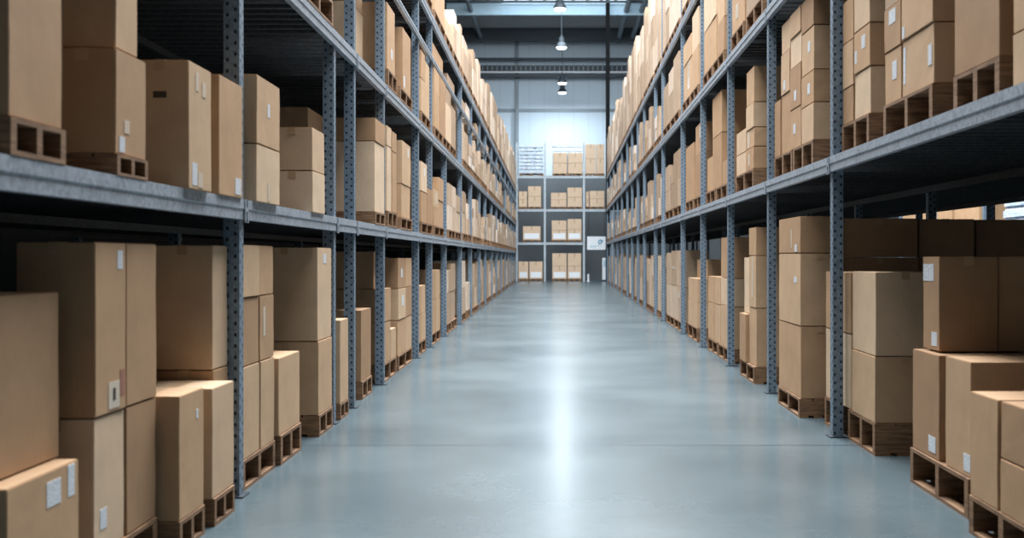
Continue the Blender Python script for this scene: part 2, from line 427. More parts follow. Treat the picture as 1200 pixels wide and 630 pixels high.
def build_rack(S):
    t = empty('pallet_rack', (0,0,0)); 
    tag(t, 'long grey galvanised steel pallet rack running down the %s side of the aisle' % S.name, 'rack', 'long racks beside the aisle')
    rz = rotz(S); s = S.s
    bpm = one(-.03, .13, -.075, .075, 0, .01) if s > 0 else one(-.13, .03, -.075, .075, 0, .01)
    bpm = mesh('base_plate', bpm, M_DARKST)
    for row, A in (('upright', S.postA), ('rear_upright', S.a+1.72), ('rear_upright', S.a+DEPTH)):
        for y in S.posts:
            h = S.short.get(y, S.top)
            if S is R and row == 'upright': h = S.tall.get(y, h)
            if row == 'rear_upright' and y in S.short: continue
            o = obj(row, post_mesh(S, h), None, t)
            o.location = wpos(S, A, y); o.rotation_euler = (0,0,rz)
            b = obj('base_plate', bpm, None, o)
    # beams
    for li, z in enumerate(S.lv):
        if li == 0: continue
        hh = .125 if not (S is L and li == 3) else .075
        for i in range(len(S.posts)-1):
            y0, y1 = S.posts[i], S.posts[i+1]
            if li >= 2 and (y0 in S.short): continue
            if li >= 2 and y1 in S.short: y1 = S.posts[i+2]
            n = y1-y0
            f = [(-.04,-hh),(-.04,-hh*.52),(-.046,-hh*.46),(-.046,0),(.005,0),(.005,-hh)]
            bm = NB(); extr(bm, [(s*x, q) for x, q in f], -n/2, n/2)
            o = obj('shelf_beam', bm, M_BEAM, t)
            A = S.postA+.02
            o.location = wpos(S, A, (y0+y1)/2, z); o.rotation_euler = (0,0,rz)
            bm = NB()
            x0, x1 = sorted((s*-.052, s*-.045))
            for yy in (-n/2+.03, ):
                box(bm, x0, x1, yy-.055, yy-.035, -hh-.02, .0); box(bm, x0, x1, yy+.0, yy+.02, -hh-.02, .0)
                box(bm, x0, x1, yy-.036, yy+.001, -hh*.6, -hh*.4)
            obj('connector', bm, M_POST if False else M_BEAM, o)
            if not (S is L and li == 3):
                # decking: steel planks across the rack, tops flush with the beam
                bm = NB(); w = .19; k = 0; yy = -n/2+.01
                while yy < n/2-.03:
                    e = min(yy+w-.022, n/2-.005)
                    xa, xb = sorted((s*.008, s*(DEPTH+.12)))
                    box(bm, xa, xb, yy, e, -.035, -.002)
                    box(bm, xa, xb, yy+.0, min(yy+.025, e), -.06, -.035)
                    yy += w
                o = obj('shelf_deck', bm, M_DECK, t)
                o.location = wpos(S, A, (y0+y1)/2, z); o.rotation_euler = (0,0,rz)
        Y0, Y1 = S.posts[0], S.posts[-1]
        for dA in (1.72, DEPTH):
            if S is L and li == 3 and dA == DEPTH: continue
            bm = NB(); extr(bm, [(0,-.13),(0,-.065),(s*.05,-.065),(s*.05,-.13)], -(Y1-Y0)/2, (Y1-Y0)/2)
            o = obj('rear_beam', bm, M_DECK, t); o.location = wpos(S, S.a+dA-.06, (Y0+Y1)/2, z); o.rotation_euler = (0,0,rz)
    return t
build_rack(L); build_rack(R)

# ------------------------------------------------------------------ cartons and pallets: records first
CART = []; PAL = []
def Yof(S, A, x): return F*A/abs(x-S.vp)
class Rec: pass
def stack(S, lv, A, Y0, Y1, zb, tops, depth=.5, row=0, lab=None, wob=True):
    """a column of cartons: aisle face at A, from Y0 to Y1, bottom zb, then the top heights"""
    st = Rec(); st.S = S; st.lv = lv; st.A = A; st.Y0 = Y0; st.Y1 = Y1; st.row = row; st.n = len(tops); st.tops = tops; st.zb = zb; st.depth = depth
    z = zb
    for i, tz in enumerate(tops):
        c = Rec(); c.st = st; c.i = i; c.z0 = z; c.z1 = tz - .006; c.S = S; c.row = row
        c.A = A + (random.uniform(0, .012) if wob else 0); c.Y0 = Y0+.006; c.Y1 = Y1-.006; c.depth = depth
        c.lab = (lab or {}).get(i, []); CART.append(c); z = tz
    return st
def px(S, lv, A, x0, x1, zb, tops, depth=.5, **k):
    a, b = Yof(S, A, x0), Yof(S, A, x1)
    return stack(S, lv, A, min(a, b), max(a, b), zb, tops, depth, **k)
def pal(S, lv, A, Y0, Y1, ztop, depth=.62, row=0, under=None):
    p = Rec(); p.S = S; p.lv = lv; p.A = A; p.Y0 = Y0; p.Y1 = Y1; p.z0 = S.lv[lv] + (.002 if lv else 0); p.z1 = ztop-.002; p.depth = depth; p.row = row
    PAL.append(p)

# label spec: (face, u, v, w, h, kind): face 'a' aisle, 'c' camera; u,v = centre as a fraction of the face (u from camera-side edge, v from bottom)
Z1 = L.lv[1]
# --- left rack, floor level
px(L, 0, 1.954, 8, 94, .2, [.665], .8, lab={0: [('a', .62, .8, .12, .1, 'l'), ('a', .88, .84, .06, .13, 'l')]}); pal(L, 0, 1.954, 3.85, 4.45, .2, .8)
stack(L, 0, 2.05, 3.75, 4.47, .665, [1.36], .6)
px(L, 0, 1.962, 111, 148, .2, [.802, 1.57], .34, lab={1: [('a', .8, .9, .06, .085, 'l'), ('a', .6, .1, .12, .12, 'p'), ('a', .88, .16, .05, .12, 'r')], 0: [('a', .3, .24, .07, .09, 'l')]})
px(L, 0, 1.962, 149, 184.5, .2, [.802, 1.57], .34); pal(L, 0, 1.962, 4.62, 5.34, .2, .4)
px(L, 0, 1.866, 209.7, 239, .16, [.8], .42, lab={0: [('a', .72, .8, .03, .05, 'l')]}); pal(L, 0, 1.866, 5.39, 5.78, .16, .45)
px(L, 0, 1.856, 249.4, 275.4, .157, [.775], .5); pal(L, 0, 1.856, 5.92, 6.3, .157, .5)
stack(L, 0, 1.99, 6.33, 6.63, .2, [.83, 1.575], .36); pal(L, 0, 1.99, 6.33, 6.6, .2, .4)
stack(L, 0, 2.43, 6.05, 6.6, .157, [.83, 1.5], .5, row=1)
px(L, 0, 1.95, 283, 305, .196, [.794, 1.24, 1.584], .4); px(L, 0, 1.95, 305.6, 322, .196, [.794, 1.24, 1.584], .4, lab={1: [('a', .3, .6, .05, .2, 'f')]}); pal(L, 0, 1.95, 6.79, 7.6, .196, .45)
px(L, 0, 1.925, 327.5, 352.4, .215, [.777], .4); pal(L, 0, 1.925, 7.66, 8.3, .215, .45)
px(L, 0, 1.91, 373.5, 389.8, .18, [.8, 1.585], .55, lab={1: [('a', .5, .88, .12, .08, 'l')]}); pal(L, 0, 1.91, 8.88, 9.44, .18, .6)
stack(L, 0, 1.91, 9.79, 10.2, .15, [.923], .5); pal(L, 0, 1.91, 9.79, 10.2, .15, .5)
stack(L, 0, 1.955, 11.2, 11.82, .19, [.944], .34); pal(L, 0, 1.955, 11.2, 11.82, .19, .4)
stack(L, 0, 1.96, 12.66, 13.3, .22, [.72, 1.125], .6); stack(L, 0, 1.96, 13.3, 13.75, .22, [.6], .5); pal(L, 0, 1.96, 12.66, 13.75, .22, .62)
stack(L, 0, 2.07, 12.66, 13.1, 1.125, [1.57], .5)
stack(L, 0, 1.965, 14.0, 14.75, .203, [.67, 1.085, 1.492], .6, lab={2: [('a', .5, .5, .16, .12, 'l')], 1: [('a', .6, .6, .2, .14, 'l')]}); stack(L, 0, 1.965, 14.76, 15.4, .203, [.67, 1.085, 1.492], .6); pal(L, 0, 1.965, 14, 15.4, .203, .6)
stack(L, 0, 1.96, 16.0, 16.55, .2, [.62, 1.06], .5); stack(L, 0, 1.96, 16.56, 17.1, .2, [.62, 1.06], .5); pal(L, 0, 1.96, 16, 17.1, .2, .6)
stack(L, 0, 2.5, 16.0, 16.6, .2, [.7, 1.1, 1.5], .5, row=1); stack(L, 0, 2.5, 16.7, 17.4, .2, [.6, 1.26], .5, row=1)
stack(L, 0, 1.96, 17.95, 18.65, .2, [.77, 1.28], .5); stack(L, 0, 1.96, 18.67, 19.4, .2, [.77, 1.28], .5); pal(L, 0, 1.96, 17.95, 19.4, .2, .6)
stack(L, 0, 1.96, 20.4, 21.1, .2, [.81, 1.24], .5); stack(L, 0, 1.96, 21.12, 21.8, .2, [.81, 1.24], .5); stack(L, 0, 1.99, 21.85, 22.9, .2, [.8, 1.37], .5); pal(L, 0, 1.96, 20.4, 21.6, .2, .6); pal(L, 0, 1.96, 21.7, 22.9, .2, .6)
stack(L, 0, 1.96, 24.0, 25.4, .2, [.8, 1.42], .6); pal(L, 0, 1.96, 24, 25.4, .2, .6)
stack(L, 0, 2.5, 26, 26.9, .2, [.8, 1.2, 1.4], .5, row=1); stack(L, 0, 1.96, 25.9, 26.85, .2, [.88], .5); pal(L, 0, 1.96, 25.9, 26.85, .2, .5)
# --- left rack, first shelf
px(L, 1, 1.9, 11.7, 76.2, 2.0, [2.78], .3, lab={0: []}); pal(L, 1, 1.9, 3.76, 4.19, 2.0, .34)
px(L, 1, 1.9, 136.5, 173, 1.957, [2.428], .3, lab={0: [('a', .2, .1, .06, .07, 'l'), ('a', .35, .28, .06, .06, 'f')]}); px(L, 1, 1.905, 137.5, 164, 2.428, [2.95], .3); pal(L, 1, 1.9, 4.69, 5.05, 1.957, .34)
px(L, 1, 1.87, 221.5, 248.8, Z1, [2.534], .3, lab={0: [('a', .25, .12, .08, .12, 'l'), ('a', .5, .08, .08, .08, 'f'), ('a', .65, .82, .06, .08, 'f'), ('a', .35, .86, .05, .1, 'f'), ('c', .5, .73, .07, .035, 'k')]})
px(L, 1, 1.88, 258, 286, Z1, [2.557], .3, lab={0: [('a', .8, .1, .12, .1, 'l')]})
px(L, 1, 1.87, 301.8, 329, Z1, [2.237, 2.685], .35, lab={1: [('a', .5, .55, .06, .09, 'l')], 0: [('a', .5, .2, .05, .12, 'f')]})
px(L, 1, 1.88, 367, 381.5, Z1, [2.197, 2.546], .33)
stack(L, 1, 2.35, 7.9, 8.7, Z1, [2.2, 2.62], .4, row=1)
stack(L, 1, 1.9, 11.72, 12.42, 2.0, [2.78, 3.04], .5); pal(L, 1, 1.9, 11.72, 12.42, 2.0, .5)
stack(L, 1, 2.45, 10.9, 12.0, Z1, [2.78, 3.04], .4, row=1)
stack(L, 1, 1.9, 12.64, 13.0, 2.05, [2.83, 3.07], .5); stack(L, 1, 1.9, 13.01, 13.4, 2.05, [2.8, 3.05], .5); pal(L, 1, 1.9, 12.64, 13.4, 2.05, .55)
stack(L, 1, 1.9, 13.87, 14.75, 2.02, [2.46, 3.03], .5, lab={1: [('a', .7, .8, .1, .12, 'l')]}); pal(L, 1, 1.9, 13.75, 14.9, 2.02, .55)
stack(L, 1, 1.9, 16.0, 16.75, 2.03, [2.5, 2.95], .5, lab={1: [('a', .6, .7, .14, .12, 'l')]}); stack(L, 1, 1.9, 16.8, 17.55, 2.03, [2.6], .5); pal(L, 1, 1.9, 16, 17.5, 2.03, .6)
stack(L, 1, 2.54, 15.7, 16.9, Z1, [2.4, 2.9, 3.3], .5, row=1, lab={2: [('c', .5, .2, .4, .1, 'w')]})
stack(L, 1, 1.9, 17.85, 18.5, 2.03, [2.35, 2.65], .5, lab={1: [('a', .5, .5, .3, .2, 'f')]}); stack(L, 1, 1.9, 18.55, 19.4, 2.03, [2.5, 2.9], .5); pal(L, 1, 1.9, 17.85, 19.5, 2.03, .6)
stack(L, 1, 1.9, 20.4, 21.2, 2.03, [2.5, 2.93], .5); stack(L, 1, 1.9, 21.25, 22.1, 2.03, [2.5, 2.93], .5); stack(L, 1, 1.9, 22.2, 23.2, 2.03, [2.45, 2.8], .5); pal(L, 1, 1.9, 20.4, 21.8, 2.03, .6); pal(L, 1, 1.9, 21.9, 23.3, 2.03, .6)
# --- left rack, second shelf
stack(L, 2, 1.9, 8.3, 9.41, 3.75, [4.5], .5); pal(L, 2, 1.9, 8.3, 9.41, 3.75, .5)
stack(L, 2, 2.15, 11.6, 12.4, 3.77, [4.3, 4.75], .6); pal(L, 2, 2.15, 11.6, 12.4, 3.77, .6)
stack(L, 2, 1.9, 12.66, 13.3, 3.74, [4.54], .5, lab={0: [('a', .6, .3, .12, .12, 'l')]}); pal(L, 2, 1.9, 12.66, 13.4, 3.74, .55)
stack(L, 2, 1.9, 13.95, 14.75, 3.7, [4.52], .5, lab={0: [('a', .2, .15, .12, .15, 'l')]}); pal(L, 2, 1.9, 13.7, 14.9, 3.7, .55)
stack(L, 2, 1.9, 16.0, 16.5, 3.7, [4.2, 4.62], .5); stack(L, 2, 1.9, 16.52, 17.1, 3.7, [4.55], .5); pal(L, 2, 1.9, 16.0, 17.2, 3.7, .6)
stack(L, 2, 1.9, 17.9, 18.7, 3.7, [4.3, 4.7], .5); stack(L, 2, 1.9, 18.8, 19.8, 3.7, [4.7], .5); stack(L, 2, 1.9, 19.9, 20.9, 3.7, [4.4, 4.68], .5); stack(L, 2, 1.9, 21.0, 22.0, 3.7, [4.5], .5)
pal(L, 2, 1.9, 17.9, 19.2, 3.7, .6); pal(L, 2, 1.9, 19.3, 20.6, 3.7, .6); pal(L, 2, 1.9, 20.7, 22, 3.7, .6)
# third shelf: small cartons straight behind the light beam
for y0, y1, z in ((18.0, 19.9, 5.16), (20.8, 22.4, 5.1), (24.1, 25.3, 5.12), (25.5, 26.7, 5.2), (29, 30, 5.15), (34, 35.2, 5.12), (41, 42.5, 5.18)):
    stack(L, 3, 1.955, y0, y1, 4.812, [z], .5)
# top shelf (measured outlines)
for y0, y1, tops in ((13.5, 14.9, [6.1]), (15.0, 15.7, [6.2, 6.9]), (16.0, 17.5, [6.2, 7.0]), (17.9, 19.7, [6.3, 7.1]), (19.9, 21.3, [6.0]), (21.5, 23.0, [6.2, 6.5]), (23.2, 23.7, [6.7]), (23.95, 25.3, [6.2, 6.74]), (25.5, 26.8, [6.2, 6.68]), (27.15, 28.7, [6.3, 6.8]), (29, 30.2, [6.3, 6.9]), (30.6, 33.1, [6.2, 6.75]), (33.5, 35.4, [6.4, 7.1]), (36, 36.9, [7.2]), (37.2, 40.3, [6.4, 7.15]), (41.2, 44.2, [6.5, 7.25]), (44.7, 48.4, [6.5, 7.3]), (48.8, 52.4, [6.6, 7.5]), (52.8, 56.4, [6.5, 7.3]), (56.8, 60.4, [6.6, 7.4]), (60.8, 64.2, [6.5, 7.3])):
    w = y1-y0; n = max(1, round(w/.95))
    for k in range(n):
        a = y0+w*k/n; b = y0+w*(k+1)/n-.05
        tt = list(tops)
        tt[-1] -= random.choice((0, 0, .12, .25)) if tt[-1] > 6.4 else 0
        stack(L, 4, 1.9, a, b, 5.66, tt, .6)
    m = max(1, round(w/1.3))
    for k in range(m): pal(L, 4, 1.9, y0+w*k/m, y0+w*(k+1)/m-.04, 5.66, .65)
# --- right rack, floor level
stack(R, 0, 2.186, 5.42, 5.8, .21, [.777], .62); stack(R, 0, 2.186, 4.95, 5.4, .21, [.487, .777], .62); pal(R, 0, 2.186, 4.95, 5.8, .21, .65)
stack(R, 0, 2.29, 6.60, 7.12, .232, [.894], .62, lab={0: [('a', .25, .13, .13, .1, 'l')]}); stack(R, 0, 2.295, 6.09, 6.51, .232, [.903], .65, lab={0: [('a', .12, .12, .1, .1, 'l')]}); pal(R, 0, 2.29, 6.09, 7.12, .232, .66)
stack(R, 0, 2.35, 6.76, 7.08, .9, [1.508], .37, lab={0: [('a', .66, .83, .2, .11, 'l'), ('a', .3, .12, .1, .09, 'l')]})
stack(R, 0, 2.73, 6.78, 7.08, .9, [1.508], .37)
stack(R, 0, 3.12, 6.1, 7.0, .21, [.9], .6, row=1)
stack(R, 0, 2.312, 8.03, 8.69, .248, [.754, 1.39], .45); stack(R, 0, 2.32, 8.74, 9.6, .248, [.869, 1.377], .45); pal(R, 0, 2.315, 8.03, 8.8, .248, .5); pal(R, 0, 2.315, 8.98, 9.6, .248, .5)
stack(R, 0, 2.16, 9.93, 10.95, .18, [.858, 1.54, 1.887], .36, lab={2: [('a', .4, .4, .05, .18, 'f'), ('a', .2, .12, .1, .07, 'l')], 1: [('a', .22, .63, .12, .06, 'l')]}); pal(R, 0, 2.16, 9.93, 10.95, .18, .4)
A = 2.56
for k, w in enumerate((.75, .55, .75, .8)):
    stack(R, 0, A, 10.0+.05*k, 10.9, .02, [.8, 1.5, 1.868-.004*k], w-.03, row=1); A += w
stack(R, 0, 2.22, 12.6, 13.1, .2, [.896, 1.52, 1.86], .45, lab={1: [('a', .5, .6, .1, .5, 'f')]}); stack(R, 0, 2.18, 13.12, 13.6, .2, [.8], .45); stack(R, 0, 2.23, 13.12, 13.55, .8, [1.5], .4); pal(R, 0, 2.2, 12.6, 13.6, .2, .5)
stack(R, 0, 2.75, 12.5, 13.5, .02, [.9, 1.6], .6, row=1)
stack(R, 0, 2.27, 15.0, 15.9, .2, [.8, 1.2, 1.79], .5); stack(R, 0, 2.27, 15.95, 16.6, .2, [.78, 1.2], .5); stack(R, 0, 2.27, 16.62, 17.3, .2, [.78, 1.2], .5); pal(R, 0, 2.27, 15, 16.1, .2, .55); pal(R, 0, 2.27, 16.2, 17.3, .2, .55)
stack(R, 0, 2.85, 15.9, 17.2, .02, [.9, 1.68], .6, row=1)
stack(R, 0, 2.27, 18.75, 20.2, .25, [.69, 1.12], .5); pal(R, 0, 2.27, 18.75, 20.2, .25, .55)
stack(R, 0, 2.45, 18.75, 20.3, 1.12, [1.46], .5); stack(R, 0, 2.98, 18.6, 20.4, .02, [.8, 1.3, 1.66], .5, row=1)
stack(R, 0, 2.26, 21.1, 22.3, .2, [.9, 1.64], .5, lab={0: [('a', .6, .75, .3, .12, 'f'), ('a', .85, .3, .08, .6, 'f')], 1: [('a', .2, .2, .3, .15, 'f')]}); stack(R, 0, 2.26, 22.35, 23.4, .2, [.9, 1.64], .5, lab={1: [('a', .5, .5, .9, .05, 'f')]}); stack(R, 0, 2.26, 23.45, 24.5, .2, [.9, 1.6], .5); pal(R, 0, 2.26, 21.1, 22.7, .2, .55); pal(R, 0, 2.26, 22.8, 24.5, .2, .55)
# --- right rack, first shelf
Z1 = R.lv[1]
stack(R, 1, 2.25, 4.95, 5.41, Z1, [2.63, 3.1], .6, lab={1: [('a', .5, .55, .14, .3, 'l')]})
stack(R, 1, 2.246, 5.54, 6.2, 2.547, [3.42], .5); pal(R, 1, 2.246, 5.54, 6.2, 2.547, .5)
stack(R, 1, 2.27, 6.63, 7.27, 2.585, [2.97, 3.6], .5, lab={0: [('a', .12, .5, .07, .13, 'l'), ('a', .93, .55, .05, .25, 'l')], 1: [('a', .93, .08, .05, .08, 'l')]}); stack(R, 1, 2.27, 7.28, 7.66, 2.585, [2.958, 3.27, 3.5], .5, lab={0: [('a', .4, .6, .1, .13, 'l')], 1: [('a', .5, .75, .15, .1, 'l')]}); pal(R, 1, 2.27, 6.63, 7.66, 2.585, .5)
stack(R, 1, 2.27, 8.03, 8.48, 2.588, [2.948, 3.276, 3.65], .5, lab={1: [('a', .4, .66, .1, .1, 'l'), ('a', .88, .4, .06, .1, 'l')]}); stack(R, 1, 2.27, 8.49, 8.82, 2.588, [2.88, 3.25, 3.6], .5); pal(R, 1, 2.27, 8.03, 8.82, 2.588, .5)
stack(R, 1, 2.25, 9.78, 10.3, 2.58, [2.93, 3.23, 3.64, 3.95], .5, lab={1: [('a', .4, .5, .1, .1, 'l')], 2: [('a', .4, .6, .1, .1, 'l')]}); stack(R, 1, 2.25, 10.32, 10.83, 2.58, [2.98, 3.4, 3.7, 3.95], .5, lab={0: [('a', .6, .5, .1, .1, 'l')], 1: [('a', .5, .3, .1, .1, 'l')]}); stack(R, 1, 2.25, 10.84, 11.28, 2.58, [3.2, 3.63, 3.95], .5, lab={1: [('a', .6, .2, .1, .1, 'l')]}); stack(R, 1, 2.25, 11.3, 11.62, 2.58, [3.18], .5); pal(R, 1, 2.25, 9.78, 10.65, 2.58, .5); pal(R, 1, 2.25, 10.7, 11.62, 2.58, .5)
stack(R, 1, 2.25, 12.94, 13.5, 2.58, [2.85, 3.086, 3.39, 3.83], .45, lab={1: [('a', .75, .5, .15, .2, 'f')], 0: [('a', .6, .5, .1, .15, 'f')]}); stack(R, 1, 2.25, 13.55, 14.3, 2.58, [2.85, 3.15], .45); pal(R, 1, 2.25, 12.94, 14.3, 2.58, .5)
stack(R, 1, 2.85, 13.5, 14.4, Z1, [2.9, 3.4, 3.75], .5, row=1)
stack(R, 1, 2.25, 15.1, 15.6, 2.55, [2.9], .45); stack(R, 1, 2.25, 15.65, 16.65, 2.55, [3.34, 3.97], .45); stack(R, 1, 2.27, 16.7, 17.4, 2.55, [3.1], .45); pal(R, 1, 2.25, 15.1, 16.2, 2.55, .5); pal(R, 1, 2.25, 16.3, 17.4, 2.55, .5)
stack(R, 1, 2.9, 15.2, 16.9, Z1, [3.0, 3.6], .5, row=1)
stack(R, 1, 2.25, 18.0, 18.9, 2.55, [3.3, 3.8], .45, lab={1: [('a', .3, .7, .15, .2, 'f')]}); stack(R, 1, 2.25, 19.1, 20.4, 2.55, [3.57], .45); pal(R, 1, 2.25, 18, 19.1, 2.55, .5); pal(R, 1, 2.25, 19.2, 20.4, 2.55, .5)
stack(R, 1, 2.25, 21.0, 21.9, 2.55, [3.1, 3.7], .45); stack(R, 1, 2.25, 22.0, 22.8, 2.55, [3.7], .45); stack(R, 1, 2.25, 22.9, 23.6, 2.55, [3.1, 3.3], .45); stack(R, 1, 2.25, 23.7, 24.7, 2.55, [3.0, 3.56], .45); pal(R, 1, 2.25, 21, 22.8, 2.55, .5); pal(R, 1, 2.25, 22.9, 24.7, 2.55, .5)
# --- right rack, second shelf
stack(R, 2, 2.19, 12.0, 13.1, 4.45, [5.2], .5); pal(R, 2, 2.19, 12.0, 13.1, 4.45, .5)
stack(R, 2, 2.19, 13.3, 14.3, 4.45, [5.3], .5, lab={0: [('a', .6, .3, .2, .2, 'f')]}); pal(R, 2, 2.19, 13.3, 14.3, 4.45, .5)
stack(R, 2, 2.19, 15.0, 15.7, 4.42, [4.9, 5.6], .5); stack(R, 2, 2.19, 15.8, 17.2, 4.42, [5.1, 5.65], .5); pal(R, 2, 2.19, 15, 16.1, 4.42, .5); pal(R, 2, 2.19, 16.2, 17.3, 4.42, .5)
stack(R, 2, 2.19, 18.0, 18.9, 4.42, [5.1, 5.75], .5); stack(R, 2, 2.19, 18.95, 20.3, 4.42, [5.1, 5.5], .5, lab={0: [('a', .4, .6, .3, .5, 'f')]}); pal(R, 2, 2.19, 18, 19.1, 4.42, .5); pal(R, 2, 2.19, 19.2, 20.4, 4.42, .5)
stack(R, 2, 2.19, 21.1, 22.2, 4.42, [5.6], .5); stack(R, 2, 2.19, 22.3, 23.3, 4.42, [5.0, 5.5], .5); stack(R, 2, 2.19, 23.4, 24.6, 4.42, [5.35], .5); pal(R, 2, 2.19, 21.1, 22.8, 4.42, .5); pal(R, 2, 2.19, 22.9, 24.6, 4.42, .5)
# --- right rack, top shelf
for y0, y1, z in ((18.0, 20.6, 8.2), (21, 23.2, 8.4), (23.3, 24.9, 8.5), (25.3, 27.1, 8.6), (27.5, 29.3, 8.9), (29.5, 31.0, 8.72), (31.5, 32.6, 8.6), (32.8, 34.0, 8.3), (34.4, 35.6, 8.65), (35.8, 37.1, 8.72), (37.5, 40.2, 8.76), (40.6, 43, 8.5), (43.1, 44.2, 8.2), (44.6, 46.5, 8.45), (46.6, 48.1, 8.3), (48.5, 50.5, 8.8), (50.7, 52.1, 8.4), (52.5, 54.5, 8.6), (54.6, 56.3, 8.4), (56.7, 58.6, 8.7), (58.8, 60.8, 8.5)):
    w = y1-y0; n = max(1, round(w/.9)); zb = 6.22
    for k in range(n):
        a = y0+w*k/n; b = y0+w*(k+1)/n-.05
        nt_ = random.choice((2, 3)); h = (z-zb) - random.choice((0, 0, .12, .25, .4))
        stack(R, 3, 2.19, a, b, zb, [zb+h*(q+1)/nt_ for q in range(nt_)], .6)
    m = max(1, round(w/1.3))
    for k in range(m): pal(R, 3, 2.19, y0+w*k/m, y0+w*(k+1)/m-.04, zb, .65)

# --- the far bays, filled the same way
def fill(S, lv, A, Y0, Y1, zt0, zt1, gap=.1):
    zb = S.lv[lv]+.18
    edges = [y for y in S.posts if Y0-.01 <= y <= Y1+.01]
    for p0, p1 in zip(edges, edges[1:]):
        y = p0+.12
        while y < p1-.5:
            pw = min(random.uniform(1.0, 1.35), p1-.1-y)
            if pw < .45: break
            if random.random() > gap:
                n = 2 if pw > .85 else 1
                top = random.uniform(zt0, zt1)
                for k in range(n):
                    tz = top - (random.uniform(.1, .4) if random.random() < .3 else 0)
                    nt_ = random.choice((1, 2, 2, 3))
                    stack(S, lv, A+random.uniform(0, .03), y+pw*k/n, y+pw*(k+1)/n-.035, zb, [zb+(tz-zb)*(q+1)/nt_ for q in range(nt_)], .55,
                          lab={0: [('a', random.uniform(.3, .7), .5, .2, .18, 'l')]} if random.random() < .3 else None)
                pal(S, lv, A, y, y+pw-.012, zb, .6)
            y += pw + random.uniform(.03, .12)
fill(L, 0, 1.96, 27.0, 64.5, 1.25, 1.46, .04)
fill(L, 1, 1.9, 23.8, 64.5, 2.7, 3.05, .08)
fill(L, 2, 1.9, 23.8, 64.5, 4.25, 4.6, .1)
fill(R, 0, 2.26, 25.1, 61.1, 1.45, 1.66, .03)
fill(R, 1, 2.21, 25.1, 61.1, 3.1, 3.6, .08)
fill(R, 2, 2.19, 25.1, 61.1, 5.0, 5.7, .08)

# ------------------------------------------------------------------ naming of stacks
def assign():
    """number the physical stacks of each bay from the camera outwards; cartons on top of one another share a stack"""
    by = {}
    for c in CART:
        st = c.st; st.bay = sum(1 for p in st.S.posts[1:] if p < (st.Y0+st.Y1)/2)
        v = by.setdefault((st.S.name, st.lv, st.bay, st.row), [])
        if st not in v: v.append(st)
    for k, v in by.items():
        v.sort(key=lambda s: (s.zb > s.S.lv[s.lv]+.4, s.Y0)); cl = []
        for s_ in v:
            for g in cl:
                b = g[0]; ov = min(b.Y1, s_.Y1)-max(b.Y0, s_.Y0)
                if ov > .3*min(b.Y1-b.Y0, s_.Y1-s_.Y0) and abs(b.A-s_.A) < .35: g.append(s_); break
            else: cl.append([s_])
        cl.sort(key=lambda g: (g[0].Y0, g[0].A))
        for i, g in enumerate(cl):
            for s_ in g: s_.idx = i; s_.mates = g
    for c in CART: c.st.cs = getattr(c.st, 'cs', []) + [c]
def where(st):
    w = 'rear-row stack' if st.row else 'stack'
    loc = 'before the first upright' if st.bay == 0 else 'past the %s upright' % ORD[st.bay-1]
    return '%s %s %s, %s rack, %s' % (ORD[st.idx], w, loc, st.S.name, st.S.lvn[st.lv])
assign()
def tier(c):
    al = sorted([k for g in c.st.mates for k in g.cs], key=lambda k: k.z0)
    n = len(al); i = al.index(c)
    if n == 1: return 'single'
    if i == 0: return 'bottom'
    if i == n-1: return 'top'
    if n == 3: return 'middle'
    return ORD[i]+'-lowest'
